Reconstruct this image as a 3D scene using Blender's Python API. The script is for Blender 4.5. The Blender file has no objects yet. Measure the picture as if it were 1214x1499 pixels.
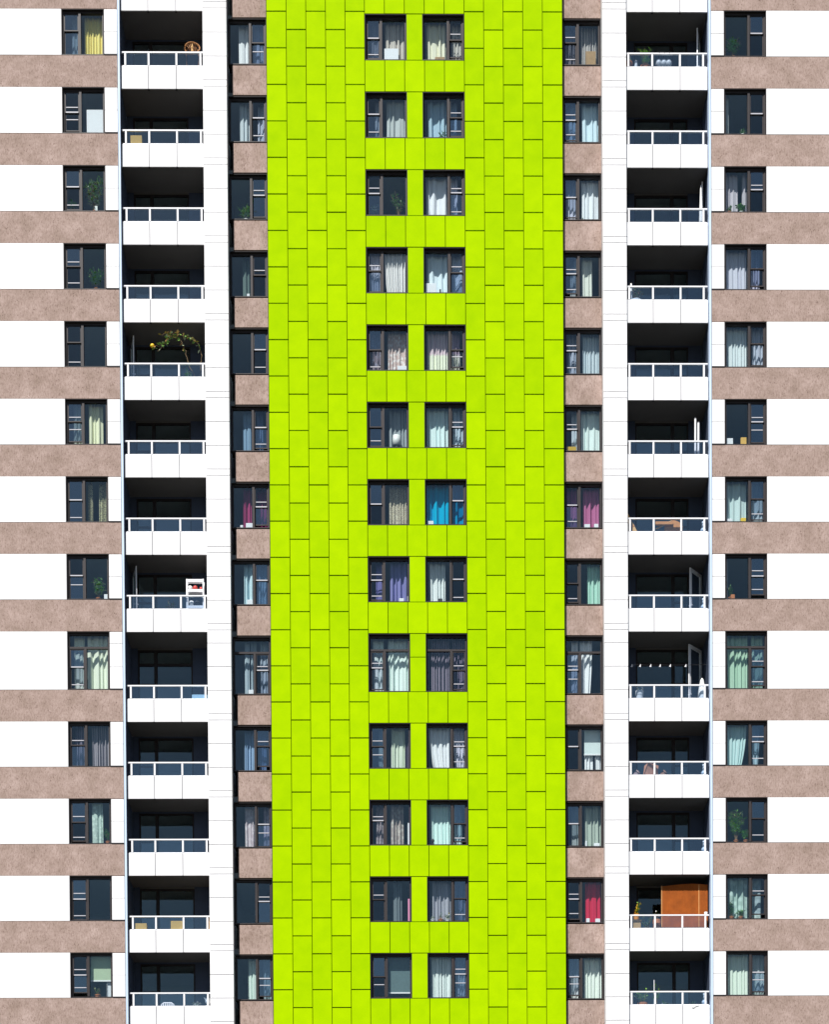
import bpy, bmesh, math, random
from math import radians, sin, cos, pi, tan
from mathutils import Matrix, Vector

# ------------------------------------------------------------------ camera, sky, sun, exposure
scene = bpy.context.scene
COL = scene.collection

CAM_X, CAM_D, CAM_Z = -1.04, 67.0, 1.7
FPX, HPX = 41.2 * 67.0, 1499.0                  # focal length and picture height of the photo, in its pixels
yaw, pit, rol = radians(-0.6295), radians(1.1851), radians(-0.3339)
def mat3(r): return Matrix(r)
Ry = mat3(((cos(yaw), 0, sin(yaw)), (0, 1, 0), (-sin(yaw), 0, cos(yaw))))
Rx = mat3(((1, 0, 0), (0, cos(pit), -sin(pit)), (0, sin(pit), cos(pit))))
Rz = mat3(((cos(rol), -sin(rol), 0), (sin(rol), cos(rol), 0), (0, 0, 1)))
R = Rz @ Rx @ Ry                                # rows: right, down, forward in (X, -Z, Y)
def w(row): return Vector((row[0], row[2], -row[1]))
right, down, fwd = w(R[0]), w(R[1]), w(R[2])
cam_data = bpy.data.cameras.new('camera')
cam = bpy.data.objects.new('camera', cam_data)
COL.objects.link(cam)
M = Matrix.Identity(4)
for i in range(3):
    M[i][0], M[i][1], M[i][2] = right[i], -down[i], -fwd[i]
M.translation = Vector((CAM_X, -CAM_D, CAM_Z))
cam.matrix_world = M
cam_data.sensor_fit = 'VERTICAL'
cam_data.sensor_height = 36.0
cam_data.lens = 36.0 * FPX / HPX
cam_data.shift_x = 0.0
cam_data.shift_y = (2220.0 - 749.5) / HPX
cam_data.clip_start = 0.5
cam_data.clip_end = 3000
scene.camera = cam

SUN_EL, SUN_AZ = 55.0, 25.0                     # the sun stands in front of the facade, a little to the left
world = bpy.data.worlds.new('World')
scene.world = world
world.use_nodes = True
nt = world.node_tree
bg = nt.nodes['Background']
sky = nt.nodes.new('ShaderNodeTexSky')
sky.sky_type = 'NISHITA'
sky.sun_disc = False
sky.sun_elevation = radians(SUN_EL)
sky.sun_rotation = radians(180 + SUN_AZ)
sky.air_density = 1.0
sky.dust_density = 0.6
sky.ozone_density = 1.2
nt.links.new(sky.outputs[0], bg.inputs[0])
bg.inputs[1].default_value = 0.05

sun_data = bpy.data.lights.new('sun', 'SUN')
sun_data.energy = 5.0
sun_data.angle = radians(0.53)
sun_data.color = (1.0, 0.965, 0.92)
sun = bpy.data.objects.new('sun', sun_data)
COL.objects.link(sun)
el, az = radians(SUN_EL), radians(SUN_AZ)
to_sun = Vector((-sin(az) * cos(el), -cos(az) * cos(el), sin(el)))
sun.rotation_euler = to_sun.to_track_quat('Z', 'Y').to_euler()
sun.location = to_sun * 120

vs = scene.view_settings
vs.view_transform = 'Standard'
vs.look = 'None'
vs.exposure = 0.53
vs.gamma = 1.0

# ------------------------------------------------------------------ materials
def new_mat(name):
    m = bpy.data.materials.new(name)
    m.use_nodes = True
    n = m.node_tree.nodes
    return m, m.node_tree, n['Principled BSDF']

def simple(name, col, rough=0.6, spec=0.3, metal=0.0, var=0.0, scale=6.0, bump=0.0):
    m, t, b = new_mat(name)
    b.inputs['Base Color'].default_value = (*col, 1)
    b.inputs['Roughness'].default_value = rough
    b.inputs['Specular IOR Level'].default_value = spec
    b.inputs['Metallic'].default_value = metal
    if var or bump:
        tc = t.nodes.new('ShaderNodeTexCoord')
        no = t.nodes.new('ShaderNodeTexNoise')
        no.inputs['Scale'].default_value = scale
        no.inputs['Detail'].default_value = 5
        t.links.new(tc.outputs['Object'], no.inputs['Vector'])
        if var:
            mx = t.nodes.new('ShaderNodeMix'); mx.data_type = 'RGBA'
            mx.inputs[6].default_value = (*[max(0, c * (1 - var)) for c in col], 1)
            mx.inputs[7].default_value = (*[min(1, c * (1 + var)) for c in col], 1)
            t.links.new(no.outputs['Fac'], mx.inputs[0])
            t.links.new(mx.outputs[2], b.inputs['Base Color'])
        if bump:
            bp = t.nodes.new('ShaderNodeBump')
            bp.inputs['Strength'].default_value = bump
            bp.inputs['Distance'].default_value = 0.02
            t.links.new(no.outputs['Fac'], bp.inputs['Height'])
            t.links.new(bp.outputs[0], b.inputs['Normal'])
    return m

def concrete_mat():
    """exposed aggregate: pinkish beige, cloudy, streaked downwards, full of dark and light pebbles"""
    m, t, b = new_mat('exposed_aggregate')
    L = t.links
    tc = t.nodes.new('ShaderNodeTexCoord')
    def noise(sc, det, vec=None, rough=0.6):
        n = t.nodes.new('ShaderNodeTexNoise')
        n.inputs['Scale'].default_value = sc; n.inputs['Detail'].default_value = det
        n.inputs['Roughness'].default_value = rough
        L.new(vec or tc.outputs['Object'], n.inputs['Vector']); return n
    def ramp(src, stops):
        r = t.nodes.new('ShaderNodeValToRGB')
        e = r.color_ramp.elements
        e[0].position, e[0].color = stops[0][0], (*stops[0][1], 1)
        e[1].position, e[1].color = stops[-1][0], (*stops[-1][1], 1)
        for p, c in stops[1:-1]:
            k = e.new(p); k.color = (*c, 1)
        L.new(src, r.inputs[0]); return r
    def mix(mode, f, a, c):
        x = t.nodes.new('ShaderNodeMix'); x.data_type = 'RGBA'; x.blend_type = mode
        x.inputs[0].default_value = f
        L.new(a, x.inputs[6]); L.new(c, x.inputs[7]); return x
    mp = t.nodes.new('ShaderNodeMapping')
    mp.inputs['Scale'].default_value = (1, 1, 0.42)
    L.new(tc.outputs['Object'], mp.inputs[0])
    cloud = noise(1.7, 9, None, .68)
    base = ramp(cloud.outputs['Fac'], [(0.30, (.285, .21, .172)), (0.52, (.372, .278, .240)), (0.70, (.46, .352, .312))])
    streak = noise(20, 7, mp.outputs[0], .75)
    sr = ramp(streak.outputs['Fac'], [(0.34, (.56, .50, .48)), (0.5, (1, 1, 1)), (0.68, (1.2, 1.2, 1.22))])
    c1 = mix('MULTIPLY', .78, base.outputs[0], sr.outputs[0])
    vo = t.nodes.new('ShaderNodeTexVoronoi')
    vo.inputs['Scale'].default_value = 21
    L.new(mp.outputs[0], vo.inputs['Vector'])
    msk = noise(3.2, 3)
    pr = ramp(vo.outputs['Distance'], [(0.10, (.30, .24, .2)), (0.30, (1, 1, 1))])
    mk = ramp(msk.outputs['Fac'], [(0.46, (0, 0, 0)), (0.62, (1, 1, 1))])
    c2 = t.nodes.new('ShaderNodeMix'); c2.data_type = 'RGBA'; c2.blend_type = 'MULTIPLY'
    L.new(mk.outputs[0], c2.inputs[0]); L.new(c1.outputs[2], c2.inputs[6]); L.new(pr.outputs[0], c2.inputs[7])
    L.new(c2.outputs[2], b.inputs['Base Color'])
    b.inputs['Roughness'].default_value = .9
    b.inputs['Specular IOR Level'].default_value = .15
    bp = t.nodes.new('ShaderNodeBump'); bp.inputs['Strength'].default_value = .35; bp.inputs['Distance'].default_value = .01
    L.new(streak.outputs['Fac'], bp.inputs['Height']); L.new(bp.outputs[0], b.inputs['Normal'])
    return m

def green_mat():
    m, t, b = new_mat('lime_green_panel')
    L = t.links
    tc = t.nodes.new('ShaderNodeTexCoord')
    geo = t.nodes.new('ShaderNodeNewGeometry')
    no = t.nodes.new('ShaderNodeTexNoise'); no.inputs['Scale'].default_value = 2.2; no.inputs['Detail'].default_value = 6
    L.new(tc.outputs['Object'], no.inputs['Vector'])
    ad = t.nodes.new('ShaderNodeMath'); ad.operation = 'MULTIPLY_ADD'
    L.new(geo.outputs['Random Per Island'], ad.inputs[0]); ad.inputs[1].default_value = .45
    L.new(no.outputs['Fac'], ad.inputs[2])
    mr = t.nodes.new('ShaderNodeMapRange')
    mr.inputs[1].default_value = .35; mr.inputs[2].default_value = 1.1
    L.new(ad.outputs[0], mr.inputs[0])
    mx = t.nodes.new('ShaderNodeMix'); mx.data_type = 'RGBA'
    mx.inputs[6].default_value = (.325, .550, 0, 1)
    mx.inputs[7].default_value = (.410, .640, 0, 1)
    L.new(mr.outputs[0], mx.inputs[0]); L.new(mx.outputs[2], b.inputs['Base Color'])
    b.inputs['Roughness'].default_value = .7
    b.inputs['Specular IOR Level'].default_value = .01
    return m

def glass_mat(name, tint, ior=1.5, boost=1.6, wobble=.0):
    """thin pane: lets light through with a slight tint and mirrors the sky by Fresnel"""
    m = bpy.data.materials.new(name); m.use_nodes = True
    t = m.node_tree; t.nodes.clear()
    out = t.nodes.new('ShaderNodeOutputMaterial')
    tr = t.nodes.new('ShaderNodeBsdfTransparent'); tr.inputs[0].default_value = (*tint, 1)
    gl = t.nodes.new('ShaderNodeBsdfGlossy'); gl.inputs['Roughness'].default_value = .015
    fr = t.nodes.new('ShaderNodeLayerWeight'); fr.inputs[0].default_value = .5      # Facing = 1 - cos
    gl.inputs[0].default_value = (.78, .97, 1.0, 1)
    pw = t.nodes.new('ShaderNodeMath'); pw.operation = 'POWER'; pw.inputs[1].default_value = 5
    t.links.new(fr.outputs['Facing'], pw.inputs[0])
    f0 = ((ior - 1) / (ior + 1)) ** 2 * boost
    mu = t.nodes.new('ShaderNodeMath'); mu.operation = 'MULTIPLY_ADD'; mu.use_clamp = True
    mu.inputs[1].default_value = 1 - f0; mu.inputs[2].default_value = f0
    mx = t.nodes.new('ShaderNodeMixShader')
    t.links.new(pw.outputs[0], mu.inputs[0]); t.links.new(mu.outputs[0], mx.inputs[0])
    t.links.new(tr.outputs[0], mx.inputs[1]); t.links.new(gl.outputs[0], mx.inputs[2])
    t.links.new(mx.outputs[0], out.inputs[0])
    if wobble:
        tc = t.nodes.new('ShaderNodeTexCoord')
        no = t.nodes.new('ShaderNodeTexNoise'); no.inputs['Scale'].default_value = 1.1; no.inputs['Detail'].default_value = 1
        bp = t.nodes.new('ShaderNodeBump'); bp.inputs['Strength'].default_value = wobble; bp.inputs['Distance'].default_value = .02
        t.links.new(tc.outputs['Object'], no.inputs['Vector']); t.links.new(no.outputs['Fac'], bp.inputs['Height'])
        t.links.new(bp.outputs[0], gl.inputs['Normal']); t.links.new(bp.outputs[0], fr.inputs['Normal'])
    return m

def cloth_mat(name, c1, c2=None, kind='plain', scale=8.0):
    m, t, b = new_mat(name)
    L = t.links
    b.inputs['Roughness'].default_value = .95
    b.inputs['Specular IOR Level'].default_value = .05
    b.inputs['Base Color'].default_value = (*c1, 1)
    tc = t.nodes.new('ShaderNodeTexCoord')
    def fac_to_col(f, lo, hi):
        r = t.nodes.new('ShaderNodeMapRange')
        r.inputs[1].default_value = lo; r.inputs[2].default_value = hi
        L.new(f, r.inputs[0])
        x = t.nodes.new('ShaderNodeMix'); x.data_type = 'RGBA'
        x.inputs[6].default_value = (*c1, 1); x.inputs[7].default_value = (*(c2 or c1), 1)
        L.new(r.outputs[0], x.inputs[0]); L.new(x.outputs[2], b.inputs['Base Color'])
    if kind == 'stripe':
        wv = t.nodes.new('ShaderNodeTexWave'); wv.inputs['Scale'].default_value = scale
        wv.inputs['Distortion'].default_value = .6
        L.new(tc.outputs['Object'], wv.inputs['Vector']); fac_to_col(wv.outputs['Fac'], .35, .65)
    elif kind == 'lace':
        vo = t.nodes.new('ShaderNodeTexVoronoi'); vo.inputs['Scale'].default_value = scale
        L.new(tc.outputs['Object'], vo.inputs['Vector']); fac_to_col(vo.outputs['Distance'], .25, .55)
    elif kind == 'zigzag':
        wv = t.nodes.new('ShaderNodeTexWave'); wv.inputs['Scale'].default_value = scale; wv.bands_direction = 'Z'
        wv.inputs['Distortion'].default_value = 7; wv.inputs['Detail Scale'].default_value = 3
        L.new(tc.outputs['Object'], wv.inputs['Vector']); fac_to_col(wv.outputs['Fac'], .45, .6)
    elif kind == 'band':
        sp = t.nodes.new('ShaderNodeSeparateXYZ'); L.new(tc.outputs['Generated'], sp.inputs[0])
        fac_to_col(sp.outputs[2], .49, .53)
    elif kind == 'side':
        sp = t.nodes.new('ShaderNodeSeparateXYZ'); L.new(tc.outputs['Generated'], sp.inputs[0])
        fac_to_col(sp.outputs[0], .25, .45)
    return m

CONC = concrete_mat()
GREEN = green_mat()
GREEN_BACK = simple('green_joint_backing', (.035, .055, .0), .8, .1)
WHITE = simple('white_panel', (.84, .84, .85), .5, .3, var=.02, scale=1.5)
PJOINT = simple('dark_parapet_joint', (.14, .13, .16), .8, .1)
JOINT = simple('grey_panel_joint', (.33, .31, .36), .8, .1)
FINBLUE = simple('pale_blue_fin_paint', (.56, .68, .84), .55, .3, var=.06, scale=1.0)
RAILW = simple('white_railing_paint', (.82, .82, .84), .4, .4)
BRONZE = simple('dark_bronze_frame', (.038, .032, .033), .45, .3, var=.2, scale=4)
BLACKF = simple('black_reveal', (.022, .018, .019), .6, .2)
ALU = simple('pale_aluminium', (.50, .50, .54), .35, .5)
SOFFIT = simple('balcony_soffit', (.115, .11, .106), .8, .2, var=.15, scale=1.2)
BACKW = simple('shaded_balcony_wall', (.052, .068, .108), .7, .2, var=.08, scale=1.3)  # light grey wall coloured dark navy, with the recess shade painted in
INNER = simple('room_paint', (.32, .37, .38), .9, .1)
ROOMF = simple('room_floor', (.22, .17, .13), .7, .2)
GLASS = glass_mat('window_glass', (.945, .972, .972), 1.5, 1.4, .10)
SASHG = glass_mat('sash_glass', (.86, .88, .92), 1.55, 1.2, .12)
SASHB = glass_mat('coated_sash_glass', (.66, .72, .80), 1.6, 3.0, .25)
RAILG = glass_mat('balcony_glass', (.90, .94, .99), 1.5, 2.6)
ASPH = simple('ground_paving', (.06, .06, .055), .9, .1, var=.4, scale=.15)

# ------------------------------------------------------------------ mesh helpers
class MB:
    def __init__(self): self.v, self.f, self.m, self.mats = [], [], [], []
    def mi(self, mat):
        if mat not in self.mats: self.mats.append(mat)
        return self.mats.index(mat)
    def box(self, x0, x1, y0, y1, z0, z1, mat):
        if x0 > x1: x0, x1 = x1, x0
        b = len(self.v)
        self.v += [(x, y, z) for z in (z0, z1) for y in (y0, y1) for x in (x0, x1)]
        self.f += [tuple(b + i for i in q) for q in ((0, 2, 3, 1), (4, 5, 7, 6), (0, 1, 5, 4), (2, 6, 7, 3), (0, 4, 6, 2), (1, 3, 7, 5))]
        self.m += [self.mi(mat)] * 6
    def panel(self, x0, x1, y0, y1, z0, z1, mat, bev=.006):
        """box whose front edges are chamfered"""
        if x0 > x1: x0, x1 = x1, x0
        b = len(self.v)
        self.v += [(x0, y1, z0), (x1, y1, z0), (x1, y1, z1), (x0, y1, z1)]
        self.v += [(x0, y0 + bev, z0), (x1, y0 + bev, z0), (x1, y0 + bev, z1), (x0, y0 + bev, z1)]
        self.v += [(x0 + bev, y0, z0 + bev), (x1 - bev, y0, z0 + bev), (x1 - bev, y0, z1 - bev), (x0 + bev, y0, z1 - bev)]
        fs = [(0, 3, 2, 1), (8, 9, 10, 11)]
        for i in range(4):
            j = (i + 1) % 4
            fs += [(i, j, 4 + j, 4 + i), (4 + i, 4 + j, 8 + j, 8 + i)]
        self.f += [tuple(b + i for i in q) for q in fs]
        self.m += [self.mi(mat)] * len(fs)
    def quad(self, pts, mat):
        b = len(self.v); self.v += [tuple(p) for p in pts]
        self.f.append(tuple(range(b, b + len(pts)))); self.m.append(self.mi(mat))
    def tube(self, pts, r, mat, n=6, r1=None):
        pts = [Vector(p) for p in pts]; rings = []
        for i, p in enumerate(pts):
            d = (pts[min(i + 1, len(pts) - 1)] - pts[max(i - 1, 0)]).normalized()
            a = d.cross(Vector((0, 0, 1)))
            if a.length < .01: a = d.cross(Vector((1, 0, 0)))
            a.normalize(); c = d.cross(a)
            rr = r if r1 is None else r + (r1 - r) * i / max(1, len(pts) - 1)
            b = len(self.v); rings.append(b)
            for k in range(n):
                q = p + (a * cos(2 * pi * k / n) + c * sin(2 * pi * k / n)) * rr
                self.v.append(tuple(q))
        for i in range(len(rings) - 1):
            for k in range(n):
                self.f.append((rings[i] + k, rings[i] + (k + 1) % n, rings[i + 1] + (k + 1) % n, rings[i + 1] + k))
                self.m.append(self.mi(mat))
        for b, rev in ((rings[0], True), (rings[-1], False)):
            self.f.append(tuple(b + (n - 1 - k if rev else k) for k in range(n))); self.m.append(self.mi(mat))
    def lathe(self, cx, cy, cz, prof, mat, n=16, sx=1, sy=1):
        b = len(self.v)
        for r, z in prof:
            for k in range(n):
                self.v.append((cx + r * sx * cos(2 * pi * k / n), cy + r * sy * sin(2 * pi * k / n), cz + z))
        for i in range(len(prof) - 1):
            for k in range(n):
                self.f.append((b + i * n + k, b + i * n + (k + 1) % n, b + (i + 1) * n + (k + 1) % n, b + (i + 1) * n + k))
                self.m.append(self.mi(mat))
        self.f.append(tuple(b + n - 1 - k for k in range(n))); self.m.append(self.mi(mat))
        e = b + (len(prof) - 1) * n
        self.f.append(tuple(e + k for k in range(n))); self.m.append(self.mi(mat))
    def leaf(self, p, d, up, L, wd, mat):
        """one leaf: folded diamond of four faces"""
        p = Vector(p); d = d.normalized()
        s = d.cross(up)
        if s.length < .01: s = d.cross(Vector((1, 0, 0)))
        s.normalize(); n = s.cross(d)
        b = len(self.v)
        mid = p + d * L * .5 - n * wd * .15
        self.v += [tuple(p), tuple(mid + s * wd * .5 + n * wd * .18), tuple(p + d * L - n * L * .12), tuple(mid - s * wd * .5 + n * wd * .18), tuple(mid)]
        for q in ((0, 1, 4), (1, 2, 4), (2, 3, 4), (3, 0, 4)):
            self.f.append(tuple(b + i for i in q)); self.m.append(self.mi(mat))
    def build(self, name, parent=None, smooth=False):
        me = bpy.data.meshes.new(name)
        me.from_pydata(self.v, [], self.f)
        for mt in self.mats: me.materials.append(mt)
        me.polygons.foreach_set('material_index', self.m)
        if smooth: me.polygons.foreach_set('use_smooth', [True] * len(me.polygons))
        me.update()
        o = bpy.data.objects.new(name, me)
        COL.objects.link(o)
        if parent is not None: o.parent = parent
        return o

def tag(o, label=None, cat=None, group=None, kind=None):
    if label: o['label'] = label
    if cat: o['category'] = cat
    if group: o['group'] = group
    if kind: o['kind'] = kind
    return o

def empty(name, loc=(0, 0, 0), label=None, cat=None, group=None):
    o = bpy.data.objects.new(name, None); COL.objects.link(o)
    o.location = loc; o.empty_display_size = .2
    return tag(o, label, cat, group)

# ------------------------------------------------------------------ storeys (height of window head and sill)
P = 2.69
HEAD, SILL = {}, {}
for j in range(0, 15):
    if j <= 8:
        SILL[j] = 51.424 - P * (j - 1); HEAD[j] = SILL[j] + 1.592
    elif j == 9:
        SILL[j] = 29.455; HEAD[j] = 31.49
    else:
        SILL[j] = 26.766 - P * (j - 10) - .004 * (j - 10); HEAD[j] = SILL[j] + 1.588
ROWS = range(0, 15)
TOP, BOT = HEAD[0] + .35, SILL[14] - 1.1
Y_OUT, Y_GREEN, Y_IN = 0.0, .20, .42            # front faces: outer walls, green cladding, inner spandrels
XEND = 21.0

# ------------------------------------------------------------------ ground
g = MB()
g.quad([(-400, -600, 0), (400, -600, 0), (400, 300, 0), (-400, 300, 0)], ASPH)
tag(g.build('ground'), kind='structure')

# ------------------------------------------------------------------ the building
B = empty('apartment_building', (0, 0, 0),
          'tall white and beige apartment tower with a lime green panelled centre strip', 'apartment building')

# body: slabs, partitions, rear, ends, podium, roof
for j in ROWS:
    s = SILL[j]
    m = MB()
    m.box(-XEND + .3, -10.40, .34, 5, s - 1.0, s - .82, INNER)
    m.box(10.40, XEND - .3, .34, 5, s - 1.0, s - .82, INNER)
    m.box(-10.30, -7.43, 1.60, 5, s - 1.0, s - .82, INNER)
    m.box(7.43, 10.30, 1.60, 5, s - 1.0, s - .82, INNER)
    m.box(-6.58, 6.58, .66, 5, s - 1.0, s - .82, INNER)
    m.build('floor_slab', B)
for x in (-13.2, -7.0, -3.5, 0.0, 3.5, 7.0, 13.2):
    m = MB(); m.box(x - .06, x + .06, 1.6 if abs(x) == 7 else .68, 5, BOT + .05, TOP - .05, INNER); m.build('partition_wall', B)
m = MB(); m.box(-XEND + .3, XEND - .3, 5.002, 14, 0.02, TOP - .02, INNER); m.build('building_core', B)
for s in (-1, 1):
    m = MB(); m.box(s * XEND, s * (XEND - .28), .35, 14, 0, TOP, CONC); m.build('end_wall', B)
m = MB(); m.box(-XEND, XEND, .0, 4.9, 0, BOT - .02, CONC); m.build('podium', B)
m = MB(); m.box(-XEND, XEND, .02, 14.2, TOP + .02, TOP + .9, WHITE); m.build('roof_parapet', B)

# outer walls: white panels, concrete spandrels, small white panels beside the fins
XW0, XW1 = 10.86, 12.34                          # window opening in the outer walls
for s in (-1, 1):
    for j in ROWS:
        h, sl = HEAD[j], SILL[j]
        m = MB(); m.panel(s * (XW1 + .004), s * XEND, Y_OUT, .33, sl + .004, h - .004, WHITE); m.build('white_wall_panel', B)
        nxt = HEAD[j + 1] if j < 14 else BOT
        m = MB()
        m.panel(s * 10.40, s * XEND, Y_OUT + .004, .33, nxt, sl - .004, CONC, .008)
        m.build('spandrel', B)
        m = MB()
        zs = [sl + .03, sl + .79] + ([sl + 1.60] if j == 9 else []) + [h - .02]
        for a, b in zip(zs[:-1], zs[1:]):
            m.panel(s * 10.405, s * (XW0 - .012), Y_OUT - .01, .2, a + .006, b - .006, WHITE)
        m.box(s * 10.41, s * (XW0 - .018), .06, .33, sl - .012, h, JOINT)
        m.box(s * 10.41, s * (XW0 - .014), Y_OUT - .006, .055, sl - .002, sl + .034, BLACKF)  # black strip drawn in as the shadow below the panel
        m.build('narrow_white_panel', B)
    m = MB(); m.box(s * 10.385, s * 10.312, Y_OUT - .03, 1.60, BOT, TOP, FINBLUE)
    m.box(s * 10.312, s * 10.300, .05 if s < 0 else .26, 1.47, BOT, TOP, BACKW); m.build('fin_wall', B)  # thin dark liner paints shade onto the fin's inner face

# columns of white panels between balconies and inner windows
for s in (-1, 1):
    m = MB()
    m.box(s * 6.60, s * 7.40, .045, 1.60, BOT, TOP, JOINT)
    zs = [TOP]
    for j in ROWS:
        sl = SILL[j]
        if j == 9: zs.append(sl + 1.62)
        zs += [sl + .80, sl - .025, sl - .845, sl - 1.062]
    for a, b in zip(zs[:-1], zs[1:]):
        m.panel(s * 6.585, s * 7.415, Y_OUT, .0448, b + .010, a - .010, WHITE, .005)
        m.box(s * 6.585, s * 6.5995, .056, 1.6, b + .010, a - .010, WHITE)
        m.box(s * 7.4005, s * 7.415, .056, 1.6, b + .006, a - .006, WHITE)
    m.build('column', B)

# inner spandrels between column and green cladding
for s in (-1, 1):
    for j in ROWS:
        nxt = HEAD[j + 1] if j < 14 else BOT
        m = MB(); m.panel(s * 5.215, s * (6.58 if s > 0 else 6.42), Y_IN, .66, nxt + .03, SILL[j] - .035, CONC, .012)  # left panel ends short; the dark gap stands in for the column's shadow
        m.build('spandrel', B)

# lime green cladding, every panel with its own joint
XG0, XG1 = .275, 1.745                           # window opening in the green cladding
m = MB()
GAP, GAPZ = .0095, .018
rnd = random.Random(5)
cx = [5.20, 4.50, 3.81, 3.12, 2.435, 1.75]
zoff0, gp = 52.47, 1.2632
for s in (-1, 1):
    for k in range(5):
        z = zoff0 + 4 * gp + (gp / 2 if k % 2 == 0 else 0)
        while z > BOT:
            a, b = min(z, TOP), max(z - gp, BOT)
            if a - b > .05:
                d = rnd.uniform(-.004, .004)
                m.panel(s * (cx[k] - GAP), s * (cx[k + 1] + GAP), Y_GREEN + d, Y_GREEN + .035, b + GAPZ, a - GAPZ, GREEN)
            z -= gp
    m.box(s * 5.19, s * 1.76, Y_GREEN + .042, .66, BOT, TOP, GREEN_BACK)
for j in ROWS:
    h, sl = HEAD[j], SILL[j]
    nxt = HEAD[j + 1] if j < 14 else BOT
    for k in range(5):
        x0 = -1.75 + .70 * k
        d = rnd.uniform(-.003, .003)
        m.panel(x0 + .010, x0 + .690, Y_GREEN + d, Y_GREEN + .035, nxt + .012, sl - .012, GREEN)
    m.box(-1.757, 1.757, Y_GREEN + .042, .66, nxt + .03, sl - .03, GREEN_BACK)
    zs = [sl, h] if j != 9 else [sl, sl + 1.21, h]
    for a, b in zip(zs[:-1], zs[1:]):
        m.panel(-XG0, XG0, Y_GREEN + .004, Y_GREEN + .035, a + .010, b - .010, GREEN)
    m.box(-XG0 + .012, XG0 - .012, Y_GREEN + .042, .66, sl - .03, h + .03, GREEN_BACK)
m.build('green_cladding', B)

# ------------------------------------------------------------------ windows
WIN = {}                                         # (column, row) -> x0, x1, sill, head, y of the glass
def window(col, j, x0, x1, yfront, yglass, sash_left, frac):
    """frame mesh with children pane and sash; narrow sliding sashes on one side, a fixed pane on the other"""
    rn = random.Random(hash((ord(col), j)) & 0xffff)
    sl, h = SILL[j], HEAD[j]
    m = MB()
    yb = yglass + .06
    # reveal liner
    m.box(x0, x0 + .02, yfront + .012, yb, sl, h, BLACKF)
    m.box(x1 - .02, x1, yfront + .012, yb, sl, h, BLACKF)
    m.box(x0 + .02, x1 - .02, yfront + .012, yb, h - .02, h, BLACKF)
    m.box(x0 + .02, x1 - .02, yfront + .004, yglass + .28, sl, sl + .03, BRONZE)
    # frame
    f = .05
    m.box(x0 + .02, x0 + .02 + f, yglass - .05, yb - .002, sl + .03, h - .02, BRONZE)
    m.box(x1 - .02 - f, x1 - .02, yglass - .05, yb - .002, sl + .03, h - .02, BRONZE)
    m.box(x0 + .07, x1 - .07, yglass - .05, yb - .002, h - .085, h - .02, BRONZE)
    m.box(x0 + .07, x1 - .07, yglass - .05, yb - .002, sl + .03, sl + .065, BRONZE)
    a, b = x0 + .07, x1 - .07
    top = h - .085
    panes = []
    if j == 9:
        tz = h - .53
        m.box(a, b, yglass - .05, yb - .004, tz - .035, tz + .035, BRONZE)
        panes.append((a, b, tz + .035, top)); top = tz - .035
    if sash_left:
        mu = x0 + frac * (x1 - x0); sa = (a, mu - .04); pa = (mu + .04, b)
    else:
        mu = x1 - frac * (x1 - x0); sa = (mu + .04, b); pa = (a, mu - .04)
    m.box(mu - .04, mu + .04, yglass - .075, yb - .006, sl + .065, top, BRONZE)
    panes.append((*pa, sl + .065, top))
    fr = m.build('window', B)
    for q in panes:
        p = MB(); p.box(q[0], q[1], yglass, yglass + .008, q[2], q[3], GLASS); p.build('pane', fr)
    # two sashes
    z0, z1 = sl + .065, top
    zm = z0 + (z1 - z0) * rn.choice((.52, .54, .56, .50, .58))
    lift = rn.choice((0, 0, 0, .07, .1, .14)) if z1 - z0 < 1.7 else 0
    def sash(za, zb, y, bar_at, brt):
        q = MB(); t = .038
        q.box(sa[0], sa[0] + t, y, y + .03, za, zb, BRONZE)
        q.box(sa[1] - t, sa[1], y, y + .03, za, zb, BRONZE)
        q.box(sa[0] + t, sa[1] - t, y, y + .03, zb - t, zb, BRONZE)
        q.box(sa[0] + t, sa[1] - t, y, y + .03, za, za + t, BRONZE if not brt else ALU)
        q.box(sa[0] + t, sa[1] - t, y + .012, y + .018, za + t, zb - t, SASHB if rn.random() < .38 else SASHG)
        if bar_at:
            zz = za + (zb - za) * bar_at
            q.box(sa[0] + t + .01, sa[1] - t - .01, y - .006, y + .011, zz - .014, zz + .014, ALU)
        q.build('sash', fr)
    sash(zm, z1, yglass - .035, rn.choice((0, 0, .25, .3)), rn.random() < .6)
    sash(z0 + lift, zm + .03, yglass + .004, rn.choice((0, .3, .22, 0, .62)), False)
    WIN[(col, j)] = (x0, x1, sl, h, yglass)

for j in ROWS:
    window('A', j, -XW1, -XW0, Y_OUT, Y_OUT + .15, True, .42)
    window('B', j, -6.565, -5.215, Y_IN, Y_IN + .15, False, .43)
    window('C', j, -XG1, -XG0, Y_GREEN, Y_GREEN + .18, True, .385)
    window('D', j, XG0, XG1, Y_GREEN, Y_GREEN + .18, False, .385)
    window('E', j, 5.215, 6.565, Y_IN, Y_IN + .15, True, .41)
    window('F', j, XW0, XW1, Y_OUT, Y_OUT + .15, False, .41)

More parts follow.
